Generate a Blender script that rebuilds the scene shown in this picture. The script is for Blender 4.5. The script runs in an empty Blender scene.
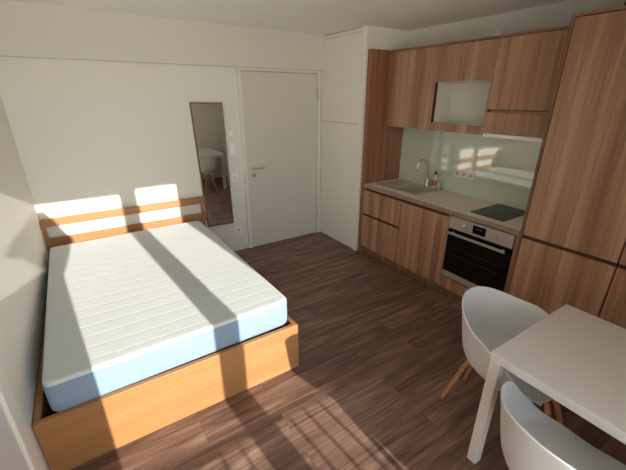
import bpy, bmesh, math
from mathutils import Vector, Matrix

SC = bpy.context.scene
COL = SC.collection
R = math.radians

# ------------------------------------------------------------------ materials
def new_mat(name):
    m = bpy.data.materials.new(name); m.use_nodes = True
    nt = m.node_tree
    return m, nt, nt.nodes['Principled BSDF']

def lin(c):
    return tuple(((v/255)/12.92 if v/255 <= .04045 else ((v/255+.055)/1.055)**2.4) for v in c) + (1,)

def plain(name, rgb, rough=.6, metal=0, spec=.5, bump=0, bscale=300):
    m, nt, b = new_mat(name)
    b.inputs['Base Color'].default_value = lin(rgb)
    b.inputs['Roughness'].default_value = rough
    b.inputs['Metallic'].default_value = metal
    b.inputs['Specular IOR Level'].default_value = spec
    n = nt.nodes.new('ShaderNodeTexNoise'); n.inputs['Scale'].default_value = bscale if bump else 6
    g = nt.nodes.new('ShaderNodeNewGeometry'); nt.links.new(g.outputs['Position'], n.inputs['Vector'])
    if bump:
        bp = nt.nodes.new('ShaderNodeBump'); bp.inputs['Strength'].default_value = bump; bp.inputs['Distance'].default_value = .002
        nt.links.new(n.outputs['Fac'], bp.inputs['Height']); nt.links.new(bp.outputs['Normal'], b.inputs['Normal'])
    else:
        r = nt.nodes.new('ShaderNodeMapRange'); r.inputs[3].default_value = rough*.85; r.inputs[4].default_value = min(1, rough*1.15)
        nt.links.new(n.outputs['Fac'], r.inputs[0]); nt.links.new(r.outputs[0], b.inputs['Roughness'])
    return m

def wood(name, dark, mid, light, grain='z', rough=.45, fine=70, broad=14, stretch=.04, contrast=1.0, offset=0, fmix=.42):
    """Long grain along one axis: broad cathedral bands and fine fibres."""
    m, nt, b = new_mat(name); L = nt.links
    g = nt.nodes.new('ShaderNodeNewGeometry')
    def noise(scale, detail, off, dist=0):
        mp = nt.nodes.new('ShaderNodeMapping')
        s = [scale]*3; s['xyz'.index(grain)] = scale*stretch
        mp.inputs['Scale'].default_value = s; mp.inputs['Location'].default_value = (off+offset, off*1.7, off*.6)
        L.new(g.outputs['Position'], mp.inputs['Vector'])
        n = nt.nodes.new('ShaderNodeTexNoise'); n.inputs['Scale'].default_value = 1; n.inputs['Detail'].default_value = detail
        n.inputs['Distortion'].default_value = dist
        L.new(mp.outputs['Vector'], n.inputs['Vector']); return n
    n1 = noise(broad, 2, 3.1, .3); n2 = noise(fine, 4, 8.7)
    mx = nt.nodes.new('ShaderNodeMix'); mx.inputs['Factor'].default_value = fmix
    L.new(n1.outputs['Fac'], mx.inputs['A']); L.new(n2.outputs['Fac'], mx.inputs['B'])
    cr = nt.nodes.new('ShaderNodeValToRGB'); e = cr.color_ramp.elements
    w = .17/contrast
    e[0].position = .5-w; e[0].color = lin(dark); e[1].position = .5+w; e[1].color = lin(light)
    k = e.new(.5); k.color = lin(mid)
    L.new(mx.outputs['Result'], cr.inputs['Fac']); L.new(cr.outputs['Color'], b.inputs['Base Color'])
    b.inputs['Roughness'].default_value = rough
    bp = nt.nodes.new('ShaderNodeBump'); bp.inputs['Strength'].default_value = .08; bp.inputs['Distance'].default_value = .001
    L.new(n2.outputs['Fac'], bp.inputs['Height']); L.new(bp.outputs['Normal'], b.inputs['Normal'])
    return m

def floor_material():
    m, nt, b = new_mat('walnut_vinyl_planks'); L = nt.links
    g = nt.nodes.new('ShaderNodeNewGeometry')
    br = nt.nodes.new('ShaderNodeTexBrick')
    br.inputs['Scale'].default_value = 1; br.inputs['Brick Width'].default_value = 1.22; br.inputs['Row Height'].default_value = .18
    br.inputs['Mortar Size'].default_value = .0012; br.inputs['Mortar Smooth'].default_value = .3
    br.offset = .37; br.offset_frequency = 2
    br.inputs['Color1'].default_value = (0, 0, 0, 1); br.inputs['Color2'].default_value = (1, 1, 1, 1); br.inputs['Mortar'].default_value = (.5, .5, .5, 1)
    L.new(g.outputs['Position'], br.inputs['Vector'])
    # each plank shifts the grain pattern
    sh = nt.nodes.new('ShaderNodeVectorMath'); sh.operation = 'MULTIPLY'; sh.inputs[1].default_value = (7, 3, 11)
    L.new(br.outputs['Color'], sh.inputs[0])
    ad = nt.nodes.new('ShaderNodeVectorMath'); ad.operation = 'ADD'
    L.new(g.outputs['Position'], ad.inputs[0]); L.new(sh.outputs[0], ad.inputs[1])
    def noise(sx, sy, detail, dist=0.0):
        mp = nt.nodes.new('ShaderNodeMapping'); mp.inputs['Scale'].default_value = (sx, sy, 1)
        L.new(ad.outputs[0], mp.inputs['Vector'])
        n = nt.nodes.new('ShaderNodeTexNoise'); n.inputs['Scale'].default_value = 1; n.inputs['Detail'].default_value = detail
        n.inputs['Distortion'].default_value = dist
        L.new(mp.outputs['Vector'], n.inputs['Vector']); return n
    n1 = noise(1.6, 17, 4, .8); n2 = noise(4, 110, 3)
    mx = nt.nodes.new('ShaderNodeMix'); mx.inputs['Factor'].default_value = .3
    L.new(n1.outputs['Fac'], mx.inputs['A']); L.new(n2.outputs['Fac'], mx.inputs['B'])
    m2 = nt.nodes.new('ShaderNodeMath'); m2.operation = 'MULTIPLY_ADD'; m2.inputs[1].default_value = .08; m2.inputs[2].default_value = -.04
    L.new(br.outputs['Color'], m2.inputs[0])
    m3 = nt.nodes.new('ShaderNodeMath'); m3.operation = 'ADD'
    L.new(mx.outputs['Result'], m3.inputs[0]); L.new(m2.outputs[0], m3.inputs[1])
    cr = nt.nodes.new('ShaderNodeValToRGB'); e = cr.color_ramp.elements
    e[0].position = .30; e[0].color = lin(FLOOR[0]); e[1].position = .70; e[1].color = lin(FLOOR[2])
    k = e.new(.5); k.color = lin(FLOOR[1])
    L.new(m3.outputs[0], cr.inputs['Fac'])
    dk = nt.nodes.new('ShaderNodeMix'); dk.data_type = 'RGBA'; dk.blend_type = 'MIX'
    L.new(br.outputs['Fac'], dk.inputs['Factor']); L.new(cr.outputs['Color'], dk.inputs['A']); dk.inputs['B'].default_value = lin((48, 34, 28))
    L.new(dk.outputs['Result'], b.inputs['Base Color'])
    b.inputs['Roughness'].default_value = .5; b.inputs['Specular IOR Level'].default_value = .4
    bp = nt.nodes.new('ShaderNodeBump'); bp.inputs['Strength'].default_value = .15; bp.inputs['Distance'].default_value = .001
    L.new(n2.outputs['Fac'], bp.inputs['Height']); L.new(bp.outputs['Normal'], b.inputs['Normal'])
    return m

def fabric(name, rgb, scale=900):
    m, nt, b = new_mat(name); L = nt.links
    b.inputs['Base Color'].default_value = lin(rgb); b.inputs['Roughness'].default_value = .9
    b.inputs['Sheen Weight'].default_value = .15; b.inputs['Specular IOR Level'].default_value = .15
    g = nt.nodes.new('ShaderNodeNewGeometry')
    n = nt.nodes.new('ShaderNodeTexNoise'); n.inputs['Scale'].default_value = scale/8; n.inputs['Detail'].default_value = 3
    L.new(g.outputs['Position'], n.inputs['Vector'])
    bp = nt.nodes.new('ShaderNodeBump'); bp.inputs['Strength'].default_value = .35; bp.inputs['Distance'].default_value = .002
    L.new(n.outputs['Fac'], bp.inputs['Height']); L.new(bp.outputs['Normal'], b.inputs['Normal'])
    return m

def pane_material():
    m = bpy.data.materials.new('window_glass'); m.use_nodes = True; nt = m.node_tree; nt.nodes.clear()
    o = nt.nodes.new('ShaderNodeOutputMaterial'); mx = nt.nodes.new('ShaderNodeMixShader')
    t = nt.nodes.new('ShaderNodeBsdfTransparent'); gl = nt.nodes.new('ShaderNodeBsdfGlossy'); gl.inputs['Roughness'].default_value = .02
    t.inputs['Color'].default_value = (.95, .96, .96, 1)
    fr = nt.nodes.new('ShaderNodeFresnel'); fr.inputs['IOR'].default_value = 1.45
    nt.links.new(fr.outputs[0], mx.inputs[0]); nt.links.new(t.outputs[0], mx.inputs[1]); nt.links.new(gl.outputs[0], mx.inputs[2])
    nt.links.new(mx.outputs[0], o.inputs['Surface'])
    return m

FLOOR = [(78, 58, 50), (122, 95, 81), (166, 136, 118)]
M = {}
M['wall'] = plain('warm_white_wall_paint', (229, 226, 217), .85, bump=.12, bscale=220)
M['wall_beam'] = plain('beam_paint', (216, 212, 203), .85, bump=.12, bscale=220)  # wall paint made darker, the beam's shade put into its colour
M['ceiling'] = plain('ceiling_paint', (250, 247, 240), .9, bump=.1, bscale=200)
M['white_lacquer'] = plain('white_lacquer', (242, 238, 226), .4)
M['door_paint'] = plain('door_leaf_lacquer', (214, 209, 197), .45)
M['casing'] = plain('door_casing_lacquer', (230, 226, 215), .35)
M['leaf_grey'] = plain('door_leaf_grey_white', (205, 206, 206), .4)
M['floor'] = floor_material()
M['kitchen'] = wood('plum_wood_laminate', (140, 101, 77), (170, 128, 99), (197, 156, 126), 'z', .42, 55, 11, .035, 1.1, 0, .33)
M['kitchen_rail'] = wood('plum_wood_laminate_edge', (124, 84, 60), (150, 106, 76), (170, 126, 96), 'y', .42, 85, 15, .03)
M['kitchen_dark'] = wood('plum_wood_end_panel', (112, 72, 50), (140, 94, 66), (164, 116, 84), 'z', .42, 85, 22, .03)
M['groove'] = plain('grip_channel_brown', (70, 48, 36), .5)
M['channel_bronze'] = plain('grip_channel_bronze', (142, 118, 96), .35, .6)
M['beech_x'] = wood('oiled_beech_across', (156, 107, 62), (166, 116, 70), (176, 126, 80), 'x', .45, 60, 9, .05)
M['beech_y'] = wood('oiled_beech_along', (156, 107, 62), (166, 116, 70), (176, 126, 80), 'y', .45, 60, 9, .05)
M['beech_z'] = wood('oiled_beech_upright', (156, 107, 62), (166, 116, 70), (176, 126, 80), 'z', .45, 60, 9, .05)
M['chair_wood'] = wood('oak_chair_frame', (168, 112, 76), (190, 132, 92), (206, 150, 108), 'z', .45, 90, 20, .1)
M['mattress'] = fabric('mattress_cover', (202, 207, 206))
M['mattress_side'] = fabric('mattress_border_blue', (134, 156, 174))
M['worktop'] = plain('worktop_laminate', (240, 231, 215), .45, bump=.03)
M['edge'] = wood('worktop_edge', (150, 118, 92), (168, 136, 108), (184, 152, 122), 'y', .45, 80, 10, .05)
M['splash'] = plain('mint_back_painted_glass', (214, 222, 204), .02, spec=1)
M['splash'].node_tree.nodes['Principled BSDF'].inputs['Coat Weight'].default_value = 1
M['splash'].node_tree.nodes['Principled BSDF'].inputs['Coat IOR'].default_value = 1.9
M['steel'] = plain('brushed_steel', (206, 198, 188), .36, .55)
M['chrome'] = plain('chrome', (235, 232, 226), .22, .8)
M['black_glass'] = plain('black_glass', (8, 8, 9), .12, spec=.5)
M['dark'] = plain('dark_plastic', (22, 21, 20), .4)
M['display'] = plain('display_black', (5, 5, 6), .15)
M['hob'] = plain('ceramic_hob', (14, 14, 14), .22, spec=.25)
M['hob_ring'] = plain('hob_ring_grey', (52, 52, 52), .3)
M['sink'] = plain('sink_steel', (208, 200, 188), .4, .35)
M['mirror'] = plain('mirror_silver', (236, 238, 236), .01, 1)
M['mirror_frame'] = wood('walnut_mirror_frame', (84, 56, 42), (104, 72, 54), (124, 88, 68), 'z', .45, 90, 20, .05)
M['white_plastic'] = plain('white_plastic', (250, 248, 243), .35)
M['shell'] = plain('white_polypropylene_shell', (226, 226, 226), .38)
M['table'] = plain('white_table_foil', (226, 220, 214), .42)
M['niche'] = plain('niche_white', (226, 222, 210), .5)
M['slat'] = wood('birch_slat', (190, 160, 120), (206, 178, 138), (218, 192, 156), 'x', .6)
M['soap'] = plain('soap_liquid_bottle', (196, 210, 204), .15, spec=.6)
M['label_red'] = plain('bottle_label', (182, 108, 92), .5)
M['lamp_shade'] = fabric('linen_shade', (225, 215, 195))  # cloth of the added shadow-casting cone
M['basket'] = plain('charcoal_box_board', (38, 42, 34), .8, bump=.3)
M['pane'] = pane_material()
M['rail_metal'] = plain('grey_railing_metal', (120, 122, 124), .5, .3)
M['concrete'] = plain('balcony_concrete', (176, 170, 160), .9, bump=.3, bscale=60)
M['ground'] = plain('far_ground', (150, 148, 138), .95)

# ------------------------------------------------------------------ geometry
def box(bm, x0, x1, y0, y1, z0, z1, bev=0, seg=2):
    vs = [bm.verts.new((x, y, z)) for x in (x0, x1) for y in (y0, y1) for z in (z0, z1)]
    F = [(0, 1, 3, 2), (4, 6, 7, 5), (0, 4, 5, 1), (2, 3, 7, 6), (0, 2, 6, 4), (1, 5, 7, 3)]
    fs = [bm.faces.new([vs[i] for i in f]) for f in F]
    if bev:
        es = list({e for f in fs for e in f.edges})
        bmesh.ops.bevel(bm, geom=es, offset=bev, segments=seg, profile=.5, affect='EDGES')
    return bm

def B(*a, **k):
    return box(bmesh.new(), *a, **k)

def tube(bm, pts, r, n=14, closed=False, radii=None):
    pts = [Vector(p) for p in pts]; N = len(pts); rings = []
    up = None
    for i, p in enumerate(pts):
        if closed: t = (pts[(i+1) % N]-pts[i-1]).normalized()
        else: t = (pts[min(i+1, N-1)]-pts[max(i-1, 0)]).normalized()
        if up is None:
            up = t.orthogonal().normalized()
        else:
            up = (up-t*up.dot(t)).normalized()
        s = t.cross(up); rr = radii[i] if radii else r
        rings.append([bm.verts.new(p+(up*math.cos(2*math.pi*k/n)+s*math.sin(2*math.pi*k/n))*rr) for k in range(n)])
    for i in range(N if closed else N-1):
        a, b = rings[i], rings[(i+1) % N]
        for k in range(n): bm.faces.new([a[k], a[(k+1) % n], b[(k+1) % n], b[k]])
    if not closed:
        bm.faces.new(list(reversed(rings[0]))); bm.faces.new(rings[-1])
    return bm

def lathe(bm, prof, c, axis='z', n=32):
    rings = []
    for r, h in prof:
        ring = []
        for k in range(n):
            a = 2*math.pi*k/n; u, v = r*math.cos(a), r*math.sin(a)
            p = {'z': (u, v, h), 'x': (h, u, v), 'y': (u, h, v)}[axis]
            ring.append(bm.verts.new(Vector(c)+Vector(p)))
        rings.append(ring)
    for a, b in zip(rings, rings[1:]):
        for k in range(n): bm.faces.new([a[k], a[(k+1) % n], b[(k+1) % n], b[k]])
    bm.faces.new(list(reversed(rings[0]))); bm.faces.new(rings[-1])
    return bm

def smooth_path(pts, sub=6):
    pts = [Vector(p) for p in pts]; out = []
    for i in range(len(pts)-1):
        p0, p1, p2, p3 = pts[max(i-1, 0)], pts[i], pts[i+1], pts[min(i+2, len(pts)-1)]
        for k in range(sub):
            t = k/sub
            out.append(.5*((2*p1)+(-p0+p2)*t+(2*p0-5*p1+4*p2-p3)*t*t+(-p0+3*p1-3*p2+p3)*t**3))
    out.append(pts[-1]); return out

def world_loc(o):
    v = Vector((0, 0, 0))
    while o: v += o.location; o = o.parent
    return v

def obj(name, bm, mat, parent=None, base=None, smooth=False):
    """Shapes are written in room coordinates and stored relative to the thing's base."""
    org = Vector(base) if base else (world_loc(parent) if parent else Vector((0, 0, 0)))
    bmesh.ops.recalc_face_normals(bm, faces=bm.faces)
    bmesh.ops.translate(bm, verts=bm.verts, vec=-org)
    me = bpy.data.meshes.new(name); bm.to_mesh(me); bm.free()
    if smooth:
        for p in me.polygons: p.use_smooth = True
    me.materials.append(M[mat] if isinstance(mat, str) else mat)
    o = bpy.data.objects.new(name, me); COL.objects.link(o)
    if parent: o.parent = parent
    elif base: o.location = org
    return o

def thing(name, loc, label, cat, group=None, rz=0):
    o = bpy.data.objects.new(name, None); COL.objects.link(o); o.empty_display_size = .1
    o.location = loc; o.rotation_euler.z = rz
    tag(o, label, cat, group); return o

def tag(o, label, cat, group=None):
    o['label'] = label; o['category'] = cat
    if group: o['group'] = group
    return o

def struct(name, bm, mat, parent=None):
    o = obj(name, bm, mat, parent)
    if not parent: o['kind'] = 'structure'
    return o

def bevel_mod(o, w=.003, seg=2):
    md = o.modifiers.new('edge', 'BEVEL'); md.width = w; md.segments = seg; md.limit_method = 'ANGLE'
    return o

def copy_tree(o, parent=None):
    c = o.copy(); COL.objects.link(c); c.parent = parent
    for ch in list(o.children): copy_tree(ch, c)
    return c

# ------------------------------------------------------------------ room
H = 2.589; XW = 3.864; YF = -4.6
SUN, SKY, EXPO, TAN, AZ = 10.0, 10.5, 0.0, .33, .110
XC = 3.237; XB = 3.274; XU = 3.551
struct('floor', B(-.15, XW+.15, YF-.3, .15, -.12, 0), 'floor')
struct('ceiling', B(-.15, XW+.15, YF-.3, .15, H, H+.12), 'ceiling')
struct('wall_back', B(-.15, XW+.15, 0, .15, 0, H), 'wall')
struct('wall_left', B(-.15, 0, YF, 0, 0, H), 'wall')
struct('wall_right', B(XW, XW+.15, YF, 0, 0, H), 'wall')
struct('trim_1', B(0, XC-.0, -.09, 0, 2.199, H), 'wall_beam')          # shallow beam over the door wall
# window wall: openings for the wide glazed door and the narrow light beside it
WX0, WXA, WXB, WX1 = .06, .712-AZ*YF, .872-AZ*YF, 1.29-AZ*YF
ZTL, ZTR = .955-YF*TAN, 1.035-YF*TAN
bm = bmesh.new()
TH = .12
box(bm, -.15, WX0-.03, YF-TH, YF, 0, H)
box(bm, WX1+.03, XW+.15, YF-TH, YF, 0, H)
box(bm, WX0-.03, WX1+.03, YF-TH, YF, 2.55, H)
struct('wall_front', bm, 'wall')
# window_1 : wide pane left, narrow pane right
w = obj('window_1', B(WXA, WXB, YF-.07, YF, 0, 2.55), 'casing'); w['kind'] = 'structure'
def wpart(name, bm, mat): return obj(name, bm, mat, w)
bm = bmesh.new()
box(bm, WX0-.03, WX0, YF-.07, YF, 0, 2.55); box(bm, WX1, WX1+.03, YF-.07, YF, 0, 2.55)
box(bm, WX0, WXA, YF-.07, YF, ZTL, 2.55); box(bm, WXB, WX1, YF-.07, YF, ZTR, 2.55)
box(bm, WX0, WXA, YF-.07, YF, 0, .08); box(bm, WXB, WX1, YF-.07, YF, 0, .08)
wpart('window_frame', bm, 'casing')
wpart('pane', B(WX0, WXA, YF-.04, YF-.034, .08, ZTL), 'pane')
wpart('pane', B(WXB, WX1, YF-.04, YF-.034, .08, ZTR), 'pane')
bm = tube(bmesh.new(), smooth_path([(1.28, YF+.0, 1.05), (1.28, YF+.045, 1.05), (1.28, YF+.05, 1.08), (1.28, YF+.05, 1.18)]), .009)
wpart('handle', bm, 'chrome')

# baseboards
def baseboard(name, x0, x1, y0, y1): return bevel_mod(struct(name, B(x0, x1, y0, y1, 0, .06), 'casing'), .003)
baseboard('baseboard_back', .0, 2.098, -.014, 0)
baseboard('baseboard_left', 0, .014, -2.40, -.014)
baseboard('baseboard_front', WX1+.03, XW, YF, YF+.014)
baseboard('baseboard_right', XW-.014, XW, YF+.014, -4.1)

# entrance door on the back wall
d = obj('door_1', B(2.150, 3.178, -.022, 0, .004, 2.163, bev=.003), 'door_paint'); d['kind'] = 'structure'
bm = bmesh.new()
box(bm, 2.098, 2.146, -.034, 0, 0, 2.199); box(bm, 3.182, 3.230, -.034, 0, 0, 2.199); box(bm, 2.146, 3.182, -.034, 0, 2.167, 2.199)
bevel_mod(obj('door_casing', bm, 'casing', d), .004)
obj('door_seal', B(2.1462, 3.1818, -.006, -.001, .001, 2.1668), plain('door_seal_grey', (120, 116, 108), .8), d)
hx = 2.228
bm = lathe(bmesh.new(), [(.026, -.022), (.026, -.03), (.024, -.032)], (hx, 0, 1.06), 'y')
tube(bm, smooth_path([(hx, -.03, 1.06), (hx, -.068, 1.06), (hx+.012, -.076, 1.06), (hx+.03, -.078, 1.06), (hx+.13, -.078, 1.06)]), .009)
obj('door_handle', bm, 'steel', d, smooth=True)
bm = lathe(bmesh.new(), [(.026, -.022), (.026, -.03), (.010, -.032), (.010, -.036)], (hx, 0, .975), 'y')
obj('lock_rosette', bm, 'steel', d, smooth=True)
obj('peephole', lathe(bmesh.new(), [(.013, -.022), (.013, -.027), (.007, -.029)], (2.655, 0, 1.425), 'y'), 'steel', d, smooth=True)
for z in (1.93, .30):
    bm = tube(bmesh.new(), [(3.180, -.040, z-.055), (3.180, -.040, z+.055)], .009, 12)
    obj('hinge', bm, 'steel', d, smooth=True)

# door on the left wall, only its casing edge shows
d2 = obj('door_2', B(-.0, .014, -3.40, -2.52, .004, 2.1, bev=.003), 'leaf_grey'); d2['kind'] = 'structure'
bm = bmesh.new()
box(bm, 0, .028, -2.518, -2.40, 0, 2.2); box(bm, 0, .028, -3.52, -3.402, 0, 2.2); box(bm, 0, .028, -3.402, -2.518, 2.102, 2.2)
bevel_mod(obj('door_casing', bm, 'casing', d2), .006, 3)
bm = lathe(bmesh.new(), [(.026, .014), (.026, .022)], (0, -2.60, 1.05), 'x')
tube(bm, smooth_path([(.02, -2.60, 1.05), (.058, -2.60, 1.05), (.066, -2.62, 1.05), (.066, -2.73, 1.05)]), .009)
obj('door_handle', bm, 'steel', d2, smooth=True)

# ------------------------------------------------------------------ built-in cupboard in the corner
YCE = -.862
cb = thing('built_in_cupboard', (XC, YCE/2, 0), 'tall white built-in cupboard with two flush doors beside the entrance door', 'cupboard')
bm = bmesh.new(); box(bm, XC+.02, XW, YCE+.02, 0, 0, H); box(bm, XC+.02, XW, YCE, YCE+.02, 0, H)
obj('body', bm, 'wall', cb)
bm = bmesh.new()
box(bm, XC, XC+.02, YCE, -.80, 0, H); box(bm, XC, XC+.02, -.035, 0, 0, H); box(bm, XC, XC+.02, -.80, -.035, 2.545, 2.578)
bevel_mod(obj('frame', bm, 'white_lacquer', cb), .003)
obj('shadow_gap', B(XC+.012, XC+.019, -.80, -.035, 0, H), plain('gap_grey', (190, 185, 172), .9), cb)
obj('door', B(XC+.001, XC+.02, -.796, -.04, 1.603, 2.54, bev=.002), 'white_lacquer', cb)['label'] = 'upper cupboard door'
obj('door', B(XC+.001, XC+.02, -.796, -.04, .012, 1.595, bev=.002), 'white_lacquer', cb)['label'] = 'lower cupboard door'

# ------------------------------------------------------------------ kitchen
Y0, Y1, Y2, Y3, Y4 = -.925, -1.537, -2.170, -2.785, -2.807
ZP, ZC = .10, .87
ep = thing('end_panel', (XB, -.893, 0), 'tall dark wooden side panel closing the kitchen against the white cupboard', 'panel')
obj('panel', B(XB, XW, Y0, YCE-.002, 0, 2.369, bev=.001), 'kitchen_dark', ep)

def front(parent, name, y0, y1, z0, z1, x=XB, mat='kitchen', label=None):
    o = obj(name, B(x, x+.019, y0, y1, z0, z1, bev=.0015), mat, parent)
    if label: o['label'] = label
    return o
def carcass(parent, y0, y1, z0, z1, x=XB+.02, mat='groove'):
    return obj('carcass', B(x, XW-.002, y0, y1, z0, z1), mat, parent)
g = 'handleless wooden base units under the worktop'
c = thing('base_cabinet', (XB, (Y0+Y1)/2, 0), 'wooden base cabinet with two drawers beside the white built-in cupboard', 'cabinet', g)
carcass(c, Y1+.002, Y0-.002, ZP, .74); obj('top_rail', B(XB+.02, XB+.04, Y1+.002, Y0-.002, .741, ZC), 'groove', c)
front(c, 'drawer', Y1+.002, Y0-.003, .548, .838, label='upper drawer front')
front(c, 'drawer', Y1+.002, Y0-.003, ZP+.004, .518, label='lower drawer front')
obj('plinth', B(XB+.05, XB+.066, Y1+.001, Y0-.001, 0, ZP), 'kitchen_dark', c)
c = thing('base_cabinet', (XB, (Y1+Y2)/2, 0), 'wooden base cabinet with one tall door left of the oven', 'cabinet', g)
carcass(c, Y2+.002, Y1-.002, ZP, .70); obj('top_rail', B(XB+.02, XB+.04, Y2+.002, Y1-.002, .70, ZC), 'groove', c)
front(c, 'door', Y2+.022, Y1-.002, ZP+.004, .838)
front(c, 'side_panel', Y2+.002, Y2+.020, ZP+.004, .868)
obj('plinth', B(XB+.05, XB+.066, Y2+.001, Y1-.001, 0, ZP), 'kitchen_dark', c)
c = thing('oven_cabinet', (XB, (Y2+Y3)/2, 0), 'wooden housing cabinet around the built-in oven with a low drawer', 'cabinet')
bm = bmesh.new(); box(bm, XB+.02, XW-.002, Y3+.002, Y2-.002, ZP, .238)
obj('carcass', bm, 'groove', c)
front(c, 'drawer', Y3+.003, Y2-.003, ZP+.004, .225)
obj('side_panel', B(XB, XW-.002, Y4+.002, Y3-.001, ZP, .868), 'kitchen', c)
obj('plinth', B(XB+.05, XB+.066, Y4+.001, Y2-.001, 0, ZP), 'kitchen_dark', c)

# oven
ya, yb = Y3+.006, Y2-.006; ym = (ya+yb)/2
ov = thing('oven', (XB, ym, .24), 'black glass built-in oven with stainless steel control panel and bar handle', 'oven')
obj('housing', B(XB+.012, XW-.1, ya+.01, yb-.01, .242, .86), 'dark', ov)
obj('control_panel', B(XB-.012, XB+.012, ya, yb, .745, .862, bev=.002), 'steel', ov)
obj('door_glass', B(XB-.014, XB+.012, ya, yb, .305, .738, bev=.002), 'black_glass', ov)
obj('bottom_trim', B(XB-.012, XB+.012, ya, yb, .243, .300, bev=.002), 'steel', ov)
bm = bmesh.new(); box(bm, XB-.058, XB-.044, ya+.03, yb-.03, .700, .724, bev=.004)
for y in (ya+.06, yb-.06): box(bm, XB-.046, XB-.013, y-.008, y+.008, .704, .720)
obj('handle', bm, 'steel', ov)
dsp = obj('display', B(XB-.014, XB-.010, ym-.062, ym+.062, .768, .842, bev=.001), 'display', ov)
obj('clock_digits', (lambda bm: [box(bm, XB-.0150, XB-.0138, y, y+.010, .808, .826) for y in (ym-.03, ym-.014, ym+.006, ym+.022)] and bm)(bmesh.new()), plain('dim_digits', (88, 90, 94), .5), dsp)
for y in (ym-.15, ym+.15):
    bm = lathe(bmesh.new(), [(.025, -.012), (.025, -.016), (.020, -.018), (.018, -.034), (.016, -.036)], (XB, y, .806), 'x')
    k = obj('knob', bm, 'steel', ov, smooth=True)
obj('rack', (lambda bm: [tube(bm, [(XB-.0145, ya+.05, z), (XB-.0145, yb-.05, z)], .0012, 6) for z in (.49, .56)] and bm)(bmesh.new()), plain('rack_reflex', (70, 66, 62), .4), ov)

# tall units
for i, (a, b, lab) in enumerate(((-3.438, Y4, 'tall wooden larder unit directly right of the oven'), (-4.05, -3.441, 'tall wooden unit at the near end of the kitchen behind the table'))):
    t = thing('tall_cabinet', (XB, (a+b)/2, 0), lab, 'cabinet', 'floor-to-top wooden tall units')
    carcass(t, a+.001, b-.001, ZP, 2.369)
    obj('plinth', B(XB+.05, XB+.066, a+.001, b-.001, 0, ZP), 'kitchen_dark', t)
    la = b-.004
    if i == 0:
        obj('side_panel', B(XB-.001, XW-.002, b-.020, b, 0.0, 2.391), 'kitchen_dark', t); la = b-.024
    front(t, 'door', a+.002, la, .890, 2.366, label='upper door')
    front(t, 'door', a+.002, la, ZP+.004, .860, label='lower door')
    obj('top_panel', B(XB-.001, XW-.002, a, (b-.0205 if i == 0 else b), 2.371, 2.391), 'kitchen_rail', t)

# worktop
wt = thing('worktop', (XB, (Y0+Y4)/2, ZC), 'beige laminate kitchen worktop with wooden front edge', 'worktop')
SX0, SX1, SY0, SY1 = 3.39, 3.815, -1.62, -1.0          # sink cut-out
bm = bmesh.new()
box(bm, XB-.008+.02, XW-.008, SY1, Y0-.002, ZC, .91); box(bm, XB+.012, XW-.008, Y4+.003, SY0, ZC, .91)
box(bm, XB+.012, SX0, SY0, SY1, ZC, .91); box(bm, SX1, XW-.008, SY0, SY1, ZC, .91)
obj('board', bm, 'worktop', wt)
obj('edge_strip', B(XB-.008, XB+.012, Y4+.003, Y0-.002, ZC, .9095, bev=.003), 'edge', wt)

# splashback
sb = tag(obj('glass_splashback', B(XW-.007, XW-.001, Y4+.003, Y0-.002, .91, 1.577), 'splash', base=(XW, -1.86, .91)), 'pale green glass splashback panel between worktop and wall cabinets', 'splashback')

# sink
sk = thing('sink', ((SX0+SX1)/2, -1.31, .91), 'stainless steel inset sink with bowl and ribbed drainer', 'sink')
bx0, bx1, by0, by1 = SX0+.03, SX1-.065, SY0+.03, SY0+.33
bm = bmesh.new()
box(bm, SX0-.012, bx0, SY0-.012, SY1+.012, .9095, .9145); box(bm, bx1, SX1+.012, SY0-.012, SY1+.012, .9095, .9145)
box(bm, bx0, bx1, SY0-.012, by0, .9095, .9145); box(bm, bx0, bx1, by1, SY1+.012, .9095, .9145)
obj('rim', bm, 'sink', sk)
bm = bmesh.new(); t = .002
box(bm, bx0, bx0+t, by0, by1, .76, .912); box(bm, bx1-t, bx1, by0, by1, .76, .912)
box(bm, bx0, bx1, by0, by0+t, .76, .912); box(bm, bx0, bx1, by1-t, by1, .76, .912); box(bm, bx0, bx1, by0, by1, .757, .760)
obj('bowl', bm, 'sink', sk)
bm = bmesh.new()
for k in range(7): box(bm, bx0+.02, bx1-.02, by1+.03+k*.02, by1+.036+k*.02, .9145, .9175, bev=.001)
obj('drainer', bm, 'sink', sk)
obj('drain_cap', lathe(bmesh.new(), [(.035, .7601), (.035, .763), (.02, .766)], ((bx0+bx1)/2, (by0+by1)/2, 0)), 'chrome', sk, smooth=True)

# tap
fx, fy = 3.805, -1.425
tp = thing('kitchen_tap', (fx, fy, .914), 'chrome kitchen tap with a high curved spout behind the sink', 'tap')
obj('base', lathe(bmesh.new(), [(.026, .9146), (.026, .925), (.022, .93), (.022, 1.0), (.016, 1.01)], (fx, fy, 0)), 'chrome', tp, smooth=True)
pts = [(fx, fy, 1.0), (fx, fy, 1.14)]
for k in range(1, 11):
    a = math.pi*k/10
    pts.append((fx-.075+.075*math.cos(a), fy+.02-.02*math.cos(a), 1.14+.09*math.sin(a)))
pts.append((fx-.152, fy+.042, 1.10))
obj('spout', tube(bmesh.new(), pts, .0105), 'chrome', tp, smooth=True)
bm = tube(bmesh.new(), smooth_path([(fx-.0, fy-.018, .97), (fx-.03, fy-.04, .985), (fx-.05, fy-.085, 1.02)]), .007)
obj('lever', bm, 'chrome', tp, smooth=True)

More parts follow.
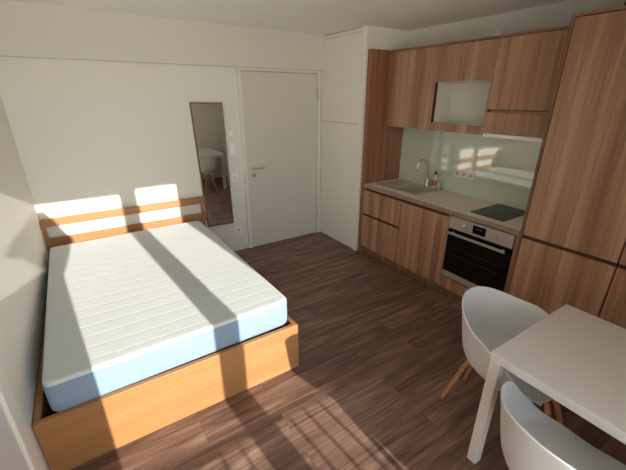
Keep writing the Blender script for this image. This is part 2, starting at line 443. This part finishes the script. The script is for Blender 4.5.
# soap bottle
sx, sy = 3.797, -1.535
bt = thing('soap_bottle', (sx, sy, .9146), 'small clear soap bottle with dark cap and red label beside the tap', 'bottle')
obj('body', lathe(bmesh.new(), [(.024, .9148), (.028, .92), (.028, 1.02), (.022, 1.045), (.011, 1.06), (.011, 1.075)], (sx, sy, 0)), 'soap', bt, smooth=True)
obj('label', lathe(bmesh.new(), [(.0285, .955), (.0285, 1.015)], (sx, sy, 0)), 'label_red', bt, smooth=True)
obj('cap', lathe(bmesh.new(), [(.013, 1.075), (.013, 1.10), (.008, 1.104), (.008, 1.12)], (sx, sy, 0)), 'dark', bt, smooth=True)
sx, sy = 3.800, -1.595
cup = tag(obj('drinking_glass', lathe(bmesh.new(), [(.022, .9148), (.027, .99), (.0255, .99), (.0205, .919)], (sx, sy, 0), n=24), 'soap', base=(sx, sy, .9148), smooth=True),
    'small pale glass tumbler behind the soap bottle', 'glass')

# hob
hb = thing('ceramic_hob', (3.62, -2.45, .91), 'black two-zone glass ceramic hob set in the worktop above the oven', 'hob')
obj('glass_plate', B(3.375, 3.835, -2.61, -2.288, .9102, .9155, bev=.0015), 'hob', hb)
for (x, y, r) in ((3.50, -2.45, .07), (3.71, -2.45, .085)):
    bm = bmesh.new(); n = 48
    ri = [bm.verts.new((x+math.cos(2*math.pi*k/n)*r, y+math.sin(2*math.pi*k/n)*r, .9158)) for k in range(n)]
    ro = [bm.verts.new((x+math.cos(2*math.pi*k/n)*(r+.002), y+math.sin(2*math.pi*k/n)*(r+.002), .9158)) for k in range(n)]
    for k in range(n): bm.faces.new([ri[k], ri[(k+1) % n], ro[(k+1) % n], ro[k]])
    obj('cooking_zone', bm, 'hob_ring', hb)

# sockets on the splashback
def socket(name, x, y, z, label, wallaxis='x', parent=None):
    if wallaxis == 'x':
        s = thing(name, (x, y, z), label, 'socket', 'white sockets in the glass splashback')
        obj('cover_plate', B(x-.009, x, y-.0375, y+.0375, z-.04, z+.04, bev=.002), 'white_plastic', s)
        obj('insert', lathe(bmesh.new(), [(.024, -.0092), (.024, -.0095), (.021, -.0096), (.019, -.0094)], (x, y, z), 'x'), plain('socket_recess', (196, 194, 186), .5), s, smooth=False)
        bm = bmesh.new()
        for q in (-.0095, .0095): tube(bm, [(x-.0094, y+q, z), (x-.0102, y+q, z)], .003, 10)
        obj('contact_hole', bm, 'dark', s)
    return s
for k, (y, lab) in enumerate(((-1.775, 'white power socket, leftmost of three on the glass splashback'), (-1.853, 'white power socket, middle of three on the glass splashback'), (-1.931, 'white power socket, rightmost of three on the glass splashback'))):
    socket('power_socket', XW-.0072, y, 1.125, lab)

# wall cabinets
ZU0, ZU1 = 1.576, 2.350
gu = 'wooden wall cabinets above the worktop'
c = thing('wall_cabinet', (XU, -1.24, ZU0), 'wooden wall cabinet with plain door, above the sink at the left end', 'cabinet', gu)
obj('carcass', B(XU+.02, XW-.001, -1.556, Y0-.002, ZU0, ZU1), 'kitchen_dark', c)
front(c, 'door', -1.556, Y0-.003, ZU0, ZU1-.002, XU)
c = thing('wall_cabinet', (XU, -1.863, ZU0), 'wooden wall cabinet with an open white microwave niche', 'cabinet', gu)
n0, n1, m0, m1 = -2.152, -1.575, 1.655, 2.030
obj('side_panel', B(XU, XW-.001, -2.170, n0, ZU0, ZU1-.002), 'kitchen', c)
obj('side_panel', B(XU, XW-.001, n1, -1.559, ZU0, ZU1-.002), 'kitchen', c)
obj('niche_edge_strip', B(XU+.001, XU+.039, n1-.006, n1-.0005, m0, m1), 'groove', c)['label'] = 'dark brown strip at the left niche edge'  # dark strip stands in for shade on the panel edge
front(c, 'door', n0+.001, n1-.001, m1+.003, ZU1-.002, XU, label='flap door over the niche')
front(c, 'bottom_rail', n0+.001, n1-.001, ZU0, m0-.001, XU)
bm = bmesh.new(); t = .012
box(bm, XU+.004, XW-.04, n0+.001, n0+.006, m0, m1); box(bm, XU+.04, XW-.04, n1-t, n1-.001, m0, m1)
box(bm, XU+.022, XW-.04, n0+t, n1-t, m0-t, m0); box(bm, XU+.001, XW-.04, n0+t, n1-t, m1-.002, m1+.001)
box(bm, XW-.05, XW-.04, n0+t, n1-t, m0, m1)
obj('niche_lining', bm, 'niche', c)
c = thing('wall_cabinet', (XU, -2.49, ZU0), 'wooden wall cabinet with grip groove housing the cooker hood', 'cabinet', gu)
obj('carcass', B(XU+.02, XW-.001, Y4+.002, -2.173, 1.60, ZU1), 'groove', c)
front(c, 'door', Y4+.003, -2.173, 1.797, ZU1-.002, XU)
front(c, 'flap', Y4+.003, -2.173, 1.600, 1.770, XU)
obj('grip_strip', B(XU+.004, XU+.02, Y4+.003, -2.20, 1.772, 1.790), 'channel_bronze', c)
tr = tag(obj('cornice_board', B(XU-.004, XW-.001, Y4+.002, Y0-.002, ZU1+.001, ZU1+.019, bev=.001), 'kitchen_rail', base=(XU, -1.87, ZU1)), 'dark wooden top board running over the wall cabinets', 'board')

hd = thing('cooker_hood', (XU, -2.44, 1.57), 'slim white pull-out cooker hood under the right wall cabinet', 'hood')
obj('body', B(XU+.03, XW-.02, -2.76, -2.19, 1.562, 1.598), 'steel', hd)
obj('front_strip', B(XU-.012, XU+.03, -2.765, -2.178, 1.566, 1.597, bev=.002), 'white_plastic', hd)
for y in (-2.215, -2.73): obj('fixing_screw', lathe(bmesh.new(), [(.006, -.012), (.006, -.014)], (XU, y, 1.581), 'x', 12), 'steel', hd)

# small items high on the kitchen
bx = thing('storage_box', (3.50, -3.2, 2.392), 'dark green-black box on top of the tall wooden larder unit', 'box')
obj('body', B(3.36, 3.72, -3.42, -3.035, 2.392, 2.52, bev=.01), 'basket', bx)
obj('lid', B(3.355, 3.725, -3.425, -3.03, 2.52, 2.545, bev=.006), 'basket', bx)
tag(obj('cable_outlet_cap', lathe(bmesh.new(), [(.042, 0), (.042, -.012), (.03, -.022)], (XW-.0002, -1.95, 2.425), 'x'), 'white_plastic', base=(XW, -1.95, 2.425), smooth=True),
    'small round white cable outlet cap on the wall above the wall cabinets', 'outlet cap')

# ------------------------------------------------------------------ mirror and wall fittings
mr = thing('wall_mirror', (1.737, -.02, .41), 'tall narrow mirror in a thin brown frame beside the entrance door', 'mirror')
TL, TRr, BR, BL = (1.543, 1.838), (1.900, 1.832), (1.908, .402), (1.584, .408)
def swing(bm):      # the right side stands off the wall a little
    for v in bm.verts: v.co.y -= (v.co.x-1.54)*.036
    return bm
def quad_prism(q, y0, y1, inset=0):
    cx = sum(p[0] for p in q)/4; cz = sum(p[1] for p in q)/4; bm = bmesh.new()
    pp = [(x+(inset if x < cx else -inset), z+(inset if z < cz else -inset)) for x, z in q]
    a = [bm.verts.new((x, y0, z)) for x, z in pp]; b = [bm.verts.new((x, y1, z)) for x, z in pp]
    bm.faces.new(a); bm.faces.new(list(reversed(b)))
    for i in range(4): bm.faces.new([a[i], b[i], b[(i+1) % 4], a[(i+1) % 4]])
    return bm
Q = [TL, TRr, BR, BL]
bm = bmesh.new(); fw = .014
cx, cz = 1.737, 1.12
out = Q; inn = [(x+(fw if x < cx else -fw), z+(fw if z < cz else -fw)) for x, z in Q]
for i in range(4):
    j = (i+1) % 4
    vs = []
    for y in (-.024, -.002):
        vs += [bm.verts.new((out[i][0], y, out[i][1])), bm.verts.new((out[j][0], y, out[j][1])), bm.verts.new((inn[j][0], y, inn[j][1])), bm.verts.new((inn[i][0], y, inn[i][1]))]
    a, b = vs[:4], vs[4:]
    bm.faces.new(a); bm.faces.new(list(reversed(b)))
    for k in range(4): bm.faces.new([a[k], b[k], b[(k+1) % 4], a[(k+1) % 4]])
obj('frame', swing(bm), 'mirror_frame', mr)
obj('glass', swing(quad_prism(Q, -.014, -.004, .010)), 'mirror', mr)

ic = thing('intercom_handset', (1.986, -.001, 1.245), 'white door intercom handset on the wall between mirror and door', 'intercom')
obj('base_plate', B(1.950, 2.022, -.018, -.0005, 1.245, 1.400, bev=.004), 'white_plastic', ic)
obj('handset', B(1.960, 1.992, -.040, -.0185, 1.252, 1.393, bev=.007, seg=3), 'white_plastic', ic)
tag(obj('door_chime', B(1.935, 2.002, -.022, -.0005, 1.465, 1.530, bev=.005), 'white_plastic', base=(1.968, 0, 1.465)), 'small square white door chime above the intercom handset', 'chime')
sw = thing('light_switch', (2.005, -.001, .97), 'white double light switch between mirror and door', 'switch')
obj('cover_plate', B(1.945, 2.022, -.009, -.0005, .92, 1.085, bev=.003), 'white_plastic', sw)
for z in (.968, 1.046): obj('rocker', B(1.957, 2.010, -.013, -.0092, z-.029, z+.029, bev=.002), 'casing', sw)
ps = thing('power_socket', (1.975, -.001, .285), 'white power socket low on the wall under the light switch', 'socket')
obj('cover_plate', B(1.935, 2.015, -.009, -.0005, .245, .325, bev=.003), 'white_plastic', ps)
obj('insert', lathe(bmesh.new(), [(.024, -.0092), (.024, -.0096), (.020, -.0094)], (1.975, 0, .285), 'y'), plain('socket_recess_low', (196, 194, 186), .5), ps)

# ------------------------------------------------------------------ bed
bx0, bx1, by = .006, 1.536, -2.270
bf = thing('bed_frame', (.78, -1.12, 0), 'honey-coloured beech double bed frame with slatted headboard in the corner', 'bed')
obj('foot_board', B(bx0, bx1, by, by+.032, .002, .380, bev=.003), 'beech_x', bf)
obj('side_rail', B(bx1-.032, bx1, by+.0325, -.062, .06, .379, bev=.003), 'beech_y', bf)
obj('side_rail', B(bx0, bx0+.032, by+.0325, -.062, .06, .379, bev=.003), 'beech_y', bf)
hbm = obj('headboard', B(bx0+.01, 1.575, -.050, -.028, .722, .803, bev=.003), 'beech_x', bf)
obj('lower_rail', B(bx0+.01, 1.575, -.050, -.028, .500, .605, bev=.003), 'beech_x', hbm)
obj('post', B(bx0, bx0+.034, -.0615, -.0505, 0.0, .792, bev=.003), 'beech_z', bf)
obj('post', B(1.518, 1.552, -.0615, -.0505, 0.0, .792, bev=.003), 'beech_z', bf)
obj('head_panel', B(bx0+.04, 1.515, -.050, -.03, .10, .345, bev=.002), 'beech_x', bf)
for k in range(14):
    y = -2.13+k*.150
    o = obj('slat', B(bx0+.085, bx1-.034, y, y+.07, .355, .3635, bev=.002), 'slat', bf)

# mattress: quilted white top, light blue border
def rounded_rect(w, l, r, n=8):
    pts = []
    for cx, cy, a0 in ((w/2-r, l/2-r, 0), (-w/2+r, l/2-r, 90), (-w/2+r, -l/2+r, 180), (w/2-r, -l/2+r, 270)):
        for k in range(n+1):
            a = R(a0+90*k/n); pts.append((cx+r*math.cos(a), cy+r*math.sin(a)))
    return pts
MW, ML = 1.415, 2.04
MC = Vector((.768, -1.206, 0)); MA = R(1.3)
mt = thing('mattress', (MC.x, MC.y, .3645), 'white quilted double mattress with light blue border lying on the bed', 'mattress', rz=MA)
def place(o):  # mattress parts are written around its own centre
    return o
zb, zt = 0, .573-.3645
nx, ny = 60, 280
bm = bmesh.new()
grid = []
import random
random.seed(4)
ph = [random.uniform(0, 6.28) for _ in range(8)]
lines = [-ML/2+.07+i*.118 for i in range(17)]
def surf(u, v):
    x = (u-.5)*MW; y = (v-.5)*ML
    # pull the corners in to the rounded outline
    r = .05; ex = abs(x)-(MW/2-r); ey = abs(y)-(ML/2-r)
    if ex > 0 and ey > 0:
        d = math.hypot(ex, ey); m = max(ex, ey)
        if d > 1e-9:
            x = math.copysign(MW/2-r+ex/d*m, x); y = math.copysign(ML/2-r+ey/d*m, y)
    ed = min(MW/2-abs((u-.5)*MW), ML/2-abs((v-.5)*ML))
    rr = .016
    z = zt
    if ed < rr: z -= rr-math.sqrt(max(0, rr*rr-(rr-ed)**2))
    g = 0
    yy = (v-.5)*ML+.004*math.sin((u-.5)*MW*5+ph[0])
    for i, q in enumerate(lines):
        dd = yy-q-.003*math.sin((u-.5)*MW*9+ph[i % 8])
        if abs(dd) < .03: g += math.exp(-(dd/.0065)**2)
    z -= .0014*g*min(1, ed/.04)
    z += .0018*math.sin(x*7+ph[1])*math.sin(y*5+ph[2])
    return x, y, z
def spaced(n, edge, size):
    e = 7; out = [edge*(1-math.cos(math.pi/2*k/e)) for k in range(e)]
    m = n-2*e; mid = [edge+(size-2*edge)*k/m for k in range(m+1)]
    return [v/size for v in out+mid+[size-v for v in reversed(out)]]
us = spaced(nx, .02, MW); vs_ = spaced(ny, .02, ML)
grid = [[bm.verts.new(surf(u, v)) for v in vs_] for u in us]
for i in range(len(us)-1):
    for j in range(len(vs_)-1):
        bm.faces.new([grid[i][j], grid[i+1][j], grid[i+1][j+1], grid[i][j+1]])
# short white skirt under the rounded edge
border = [grid[i][0] for i in range(len(us))]+[grid[-1][j] for j in range(1, len(vs_))]+[grid[i][-1] for i in range(len(us)-2, -1, -1)]+[grid[0][j] for j in range(len(vs_)-2, 0, -1)]
low = [bm.verts.new((v.co.x*1.0, v.co.y*1.0, zt-.024)) for v in border]
for k in range(len(border)):
    j = (k+1) % len(border); bm.faces.new([border[k], border[j], low[j], low[k]])
bmesh.ops.recalc_face_normals(bm, faces=bm.faces)
me = bpy.data.meshes.new('quilted_cover'); bm.to_mesh(me)
outline = [(v.co.x, v.co.y) for v in low]
bm.free()
for p in me.polygons: p.use_smooth = True
me.materials.append(M['mattress'])
o = bpy.data.objects.new('quilted_cover', me); COL.objects.link(o); o.parent = mt; o['label'] = 'white quilted cover'
bm = bmesh.new()
prof = [(.985, zb), (1.0, zb+.02), (1.003, zb+.08), (1.003, zt-.034), (1.0005, zt-.023), (.99, zt-.020)]
rings = [[bm.verts.new((x*s if abs(s-1) < .004 else x*s, y*(1-(1-s)*.7), z)) for x, y in outline] for s, z in prof]
for a, b in zip(rings, rings[1:]):
    for k in range(len(a)):
        j = (k+1) % len(a); bm.faces.new([a[k], a[j], b[j], b[k]])
bm.faces.new(list(reversed(rings[0])))
bmesh.ops.recalc_face_normals(bm, faces=bm.faces)
me = bpy.data.meshes.new('side_border'); bm.to_mesh(me); bm.free()
for p in me.polygons: p.use_smooth = len(p.vertices) == 4
me.materials.append(M['mattress_side'])
o = bpy.data.objects.new('side_border', me); COL.objects.link(o); o.parent = mt; o['label'] = 'light blue border'

# ------------------------------------------------------------------ table
tx0, tx1, ty1, ty0 = 1.968, 2.742, -3.398, -4.50
tb = thing('dining_table', ((tx0+tx1)/2, (ty0+ty1)/2, 0), 'rectangular white dining table with square legs', 'table')
obj('tabletop', B(tx0, tx1, ty0, ty1, .699, .747, bev=.003), 'table', tb)
for x in (tx0+.002, tx1-.056):
    for y in (ty0+.002, ty1-.054):
        obj('leg', B(x, x+.054, y, y+.052, 0, .6985, bev=.003), 'table', tb)

# ------------------------------------------------------------------ shell chairs (built facing +y, origin on the floor)
def make_chair(label):
    t = thing('shell_armchair', (0, 0, 0), label, 'chair', 'white shell armchairs at the dining table')
    # rim control values over the angle from the back (-y): radius and height
    def interp(tab, a):
        for (a0, v0), (a1, v1) in zip(tab, tab[1:]):
            if a <= a1:
                s = (a-a0)/(a1-a0); s = s*s*(3-2*s); return v0+(v1-v0)*s
        return tab[-1][1]
    def soft(tab, a, w=14):
        ks = [-1, -.5, 0, .5, 1]
        return sum(interp(tab, min(180, abs(a+k*w)) if abs(a+k*w) <= 180 else 360-abs(a+k*w)) for k in ks)/5
    HT = [(0, .805), (30, .783), (60, .717), (85, .705), (110, .62), (135, .462), (180, .415)]
    RX = [(0, .308), (30, .292), (60, .294), (85, .313), (110, .318), (135, .30), (180, .26)]
    RY = [(0, .340), (30, .318), (60, .292), (85, .292), (110, .268), (135, .245), (180, .235)]
    n, m = 96, 30
    key = [(0, 0, 0), (.14, .30, .004), (.28, .58, .02), (.40, .76, .07), (.52, .85, .19), (.65, .895, .38), (.80, .935, .62), (.92, .972, .86), (1, 1, 1)]
    cv = smooth_path(key, 6); PROF = [(v.x, v.y, v.z) for v in cv]
    bm = bmesh.new(); grid = []
    c = bm.verts.new((0, .0, .43))
    for i in range(n):
        a = 360*i/n; f = a if a <= 180 else 360-a
        h = soft(HT, f); rx = soft(RX, f); ry = soft(RY, f)
        ar = R(a); p = 2.35
        sx_, cy_ = math.sin(ar), -math.cos(ar)
        q = (abs(sx_)**p+abs(cy_)**p)**(-1/p)
        X, Y = sx_*q*rx, cy_*q*ry
        col = []
        for j in range(1, m+1):
            s = j/m
            # flat pan, then a wall that sweeps up and slightly outwards
            lift, rr = 0, s
            for (s0, r0, l0), (s1, r1, l1) in zip(PROF, PROF[1:]):
                if s <= s1+1e-9:
                    q_ = (s-s0)/(s1-s0); rr = r0+(r1-r0)*q_; lift = l0+(l1-l0)*q_; break
            z = .43+(h-.43)*lift
            col.append(bm.verts.new((X*rr, Y*rr, z)))
        grid.append(col)
    for i in range(n):
        a, b = grid[i], grid[(i+1) % n]
        bm.faces.new([c, a[0], b[0]])
        for j in range(m-1): bm.faces.new([a[j], a[j+1], b[j+1], b[j]])
    s = obj('seat_shell', bm, 'shell', t, smooth=True)
    md = s.modifiers.new('thickness', 'SOLIDIFY'); md.thickness = .009; md.offset = 0
    bv = s.modifiers.new('round', 'BEVEL'); bv.width = .003; bv.segments = 2; bv.limit_method = 'ANGLE'
    # mounting under the shell
    obj('mounting_plate', lathe(bmesh.new(), [(.08, .382), (.10, .39), (.11, .42)], (0, 0, 0)), 'white_plastic', t, smooth=True)
    # bent wooden side frames: leg, rail, leg
    zr = .36
    for sd in (-1, 1):
        for e, ytop, yfoot in ((-1, -.19, -.30), (1, .17, .27)):
            pts = smooth_path([(sd*.012, e*.08, zr), (sd*.03, e*.185, zr), (sd*.052, e*.232, zr-.03), (sd*.135, e*.318, .0)], 6)
            rad = [.015]*(len(pts)-6)+[.015-.004*k/5 for k in range(6)]
            obj('leg', tube(bmesh.new(), pts, .015, 12, radii=rad), 'chair_wood', t, smooth=True)
    for y in (-.1,):
        obj('cross_bar', tube(bmesh.new(), [(0, y, zr+.002), (0, -y, zr+.002)], .018, 10), 'chair_wood', t, smooth=True)
    return t
ch = make_chair('white shell armchair with wooden legs at the far short end of the table')
ch.location = (2.344, -3.363, 0); ch.rotation_euler.z = 3.194
c2 = copy_tree(ch); c2.location = (1.935, -3.832, 0); c2.rotation_euler.z = -1.528
c2['label'] = 'white shell armchair at the long side of the table, cut off by the picture bottom'

# ------------------------------------------------------------------ unseen shadow blockers added behind the camera in place of a person
tc = thing('tall_cupboard', (.31, -4.38, 0), 'narrow tall white cupboard beside the balcony window', 'cupboard')
obj('body', B(.10, .52, -4.54, -4.20, 0, 1.69, bev=.003), 'white_lacquer', tc)
obj('door', B(.105, .515, -4.199, -4.182, .03, 1.68, bev=.002), 'white_lacquer', tc)  # front plate of the added shadow-casting box
LX, LY, LZ = .50, -4.36, 1.691
tl = thing('table_lamp', (LX, LY, LZ), 'small lamp with conical linen shade on the tall cupboard', 'lamp')  # added only to shape the shadow at the left of the headboard
obj('base', lathe(bmesh.new(), [(.035, 0), (.04, .012), (.12, .15), (.15, .22), (.14, .262)], (LX, LY, LZ)), 'dark', tl, smooth=True)
obj('lamp_shade', lathe(bmesh.new(), [(.195, .27), (.20, .28), (.04, .61), (.035, .61), (.19, .272)], (LX, LY, LZ)), 'lamp_shade', tl, smooth=True)

# ------------------------------------------------------------------ balcony outside
struct('balcony_slab', B(-1.0, 4.6, -5.95, YF-.30, -.20, -.02), 'concrete')
rl = thing('balcony_railing', (1.5, -5.85, 0), 'grey metal balcony railing with upright bars outside the window', 'railing')
obj('top_rail', B(-1.0, 4.6, -5.865, -5.835, 1.07, 1.09, bev=.004), 'rail_metal', rl)
obj('bottom_rail', B(-1.0, 4.6, -5.865, -5.835, .06, .09), 'rail_metal', rl)
obj('end_post', B(-1.0, -.95, -5.875, -5.825, -.02, 1.06), 'rail_metal', rl); obj('end_post', B(4.55, 4.6, -5.875, -5.825, -.02, 1.06), 'rail_metal', rl)
for k in range(48):
    x = -.88+k*.113
    obj('baluster', B(x-.009, x+.009, -5.856, -5.844, .09, 1.06), 'rail_metal', rl)

# ------------------------------------------------------------------ light
sun = bpy.data.lights.new('sun', 'SUN'); so = bpy.data.objects.new('sun', sun); COL.objects.link(so)
S = Vector((-AZ, 1, -TAN)).normalized()
so.rotation_euler = S.to_track_quat('-Z', 'Y').to_euler(); so.location = (1.5, -9, 4)
sun.energy = SUN; sun.angle = R(.5); sun.color = (1.0, .93, .85)
w = bpy.data.worlds.new('sky'); SC.world = w; w.use_nodes = True; nt = w.node_tree
# warm glow added below the horizon to lift the ceiling, paler then bluer sky overhead
tc_ = nt.nodes.new('ShaderNodeTexCoord'); sp = nt.nodes.new('ShaderNodeSeparateXYZ')
nt.links.new(tc_.outputs['Generated'], sp.inputs[0])
cr = nt.nodes.new('ShaderNodeValToRGB'); e = cr.color_ramp.elements
e[0].position = .48; e[0].color = (1.0, .93, .82, 1); e[1].position = .85; e[1].color = (.26, .36, .52, 1)
k = e.new(.56); k.color = (.60, .62, .64, 1)
mr_ = nt.nodes.new('ShaderNodeMapRange'); mr_.inputs[1].default_value = -1; mr_.inputs[2].default_value = 1
nt.links.new(sp.outputs['Z'], mr_.inputs[0]); nt.links.new(mr_.outputs[0], cr.inputs['Fac'])
bg = nt.nodes['Background']; bg.inputs['Strength'].default_value = SKY
nt.links.new(cr.outputs['Color'], bg.inputs['Color'])
# light portal: guides sky sampling through the opening, gives no light itself
pt = bpy.data.lights.new('window_portal', 'AREA'); pt.shape = 'RECTANGLE'; pt.size = WX1-WX0; pt.size_y = 2.4
pt.cycles.is_portal = True
po = bpy.data.objects.new('window_portal', pt); COL.objects.link(po)
po.location = ((WX0+WX1)/2, YF-.14, 1.22); po.rotation_euler = (math.pi/2, 0, 0)   # -Z looks to +y
# ------------------------------------------------------------------ camera
cam = bpy.data.cameras.new('camera'); co = bpy.data.objects.new('camera', cam); COL.objects.link(co)
yaw, pitch, roll, f = .575, .381, .002, 346.9
F = Vector((math.sin(yaw)*math.cos(pitch), math.cos(yaw)*math.cos(pitch), -math.sin(pitch)))
r = Vector((math.cos(yaw), -math.sin(yaw), 0)); u = r.cross(F)
r2 = r*math.cos(roll)+u*math.sin(roll); u2 = -r*math.sin(roll)+u*math.cos(roll)
mw = Matrix((r2, u2, -F)).transposed().to_4x4(); mw.translation = Vector((.497, -4.066, 1.902))
co.matrix_world = mw
cam.sensor_width = 36; cam.lens = f/626*36; cam.clip_start = .02; cam.clip_end = 300
SC.camera = co
vs = SC.view_settings
vs.view_transform = 'Standard'; vs.look = 'None'; vs.exposure = EXPO; vs.gamma = 1; vs.use_curve_mapping = False
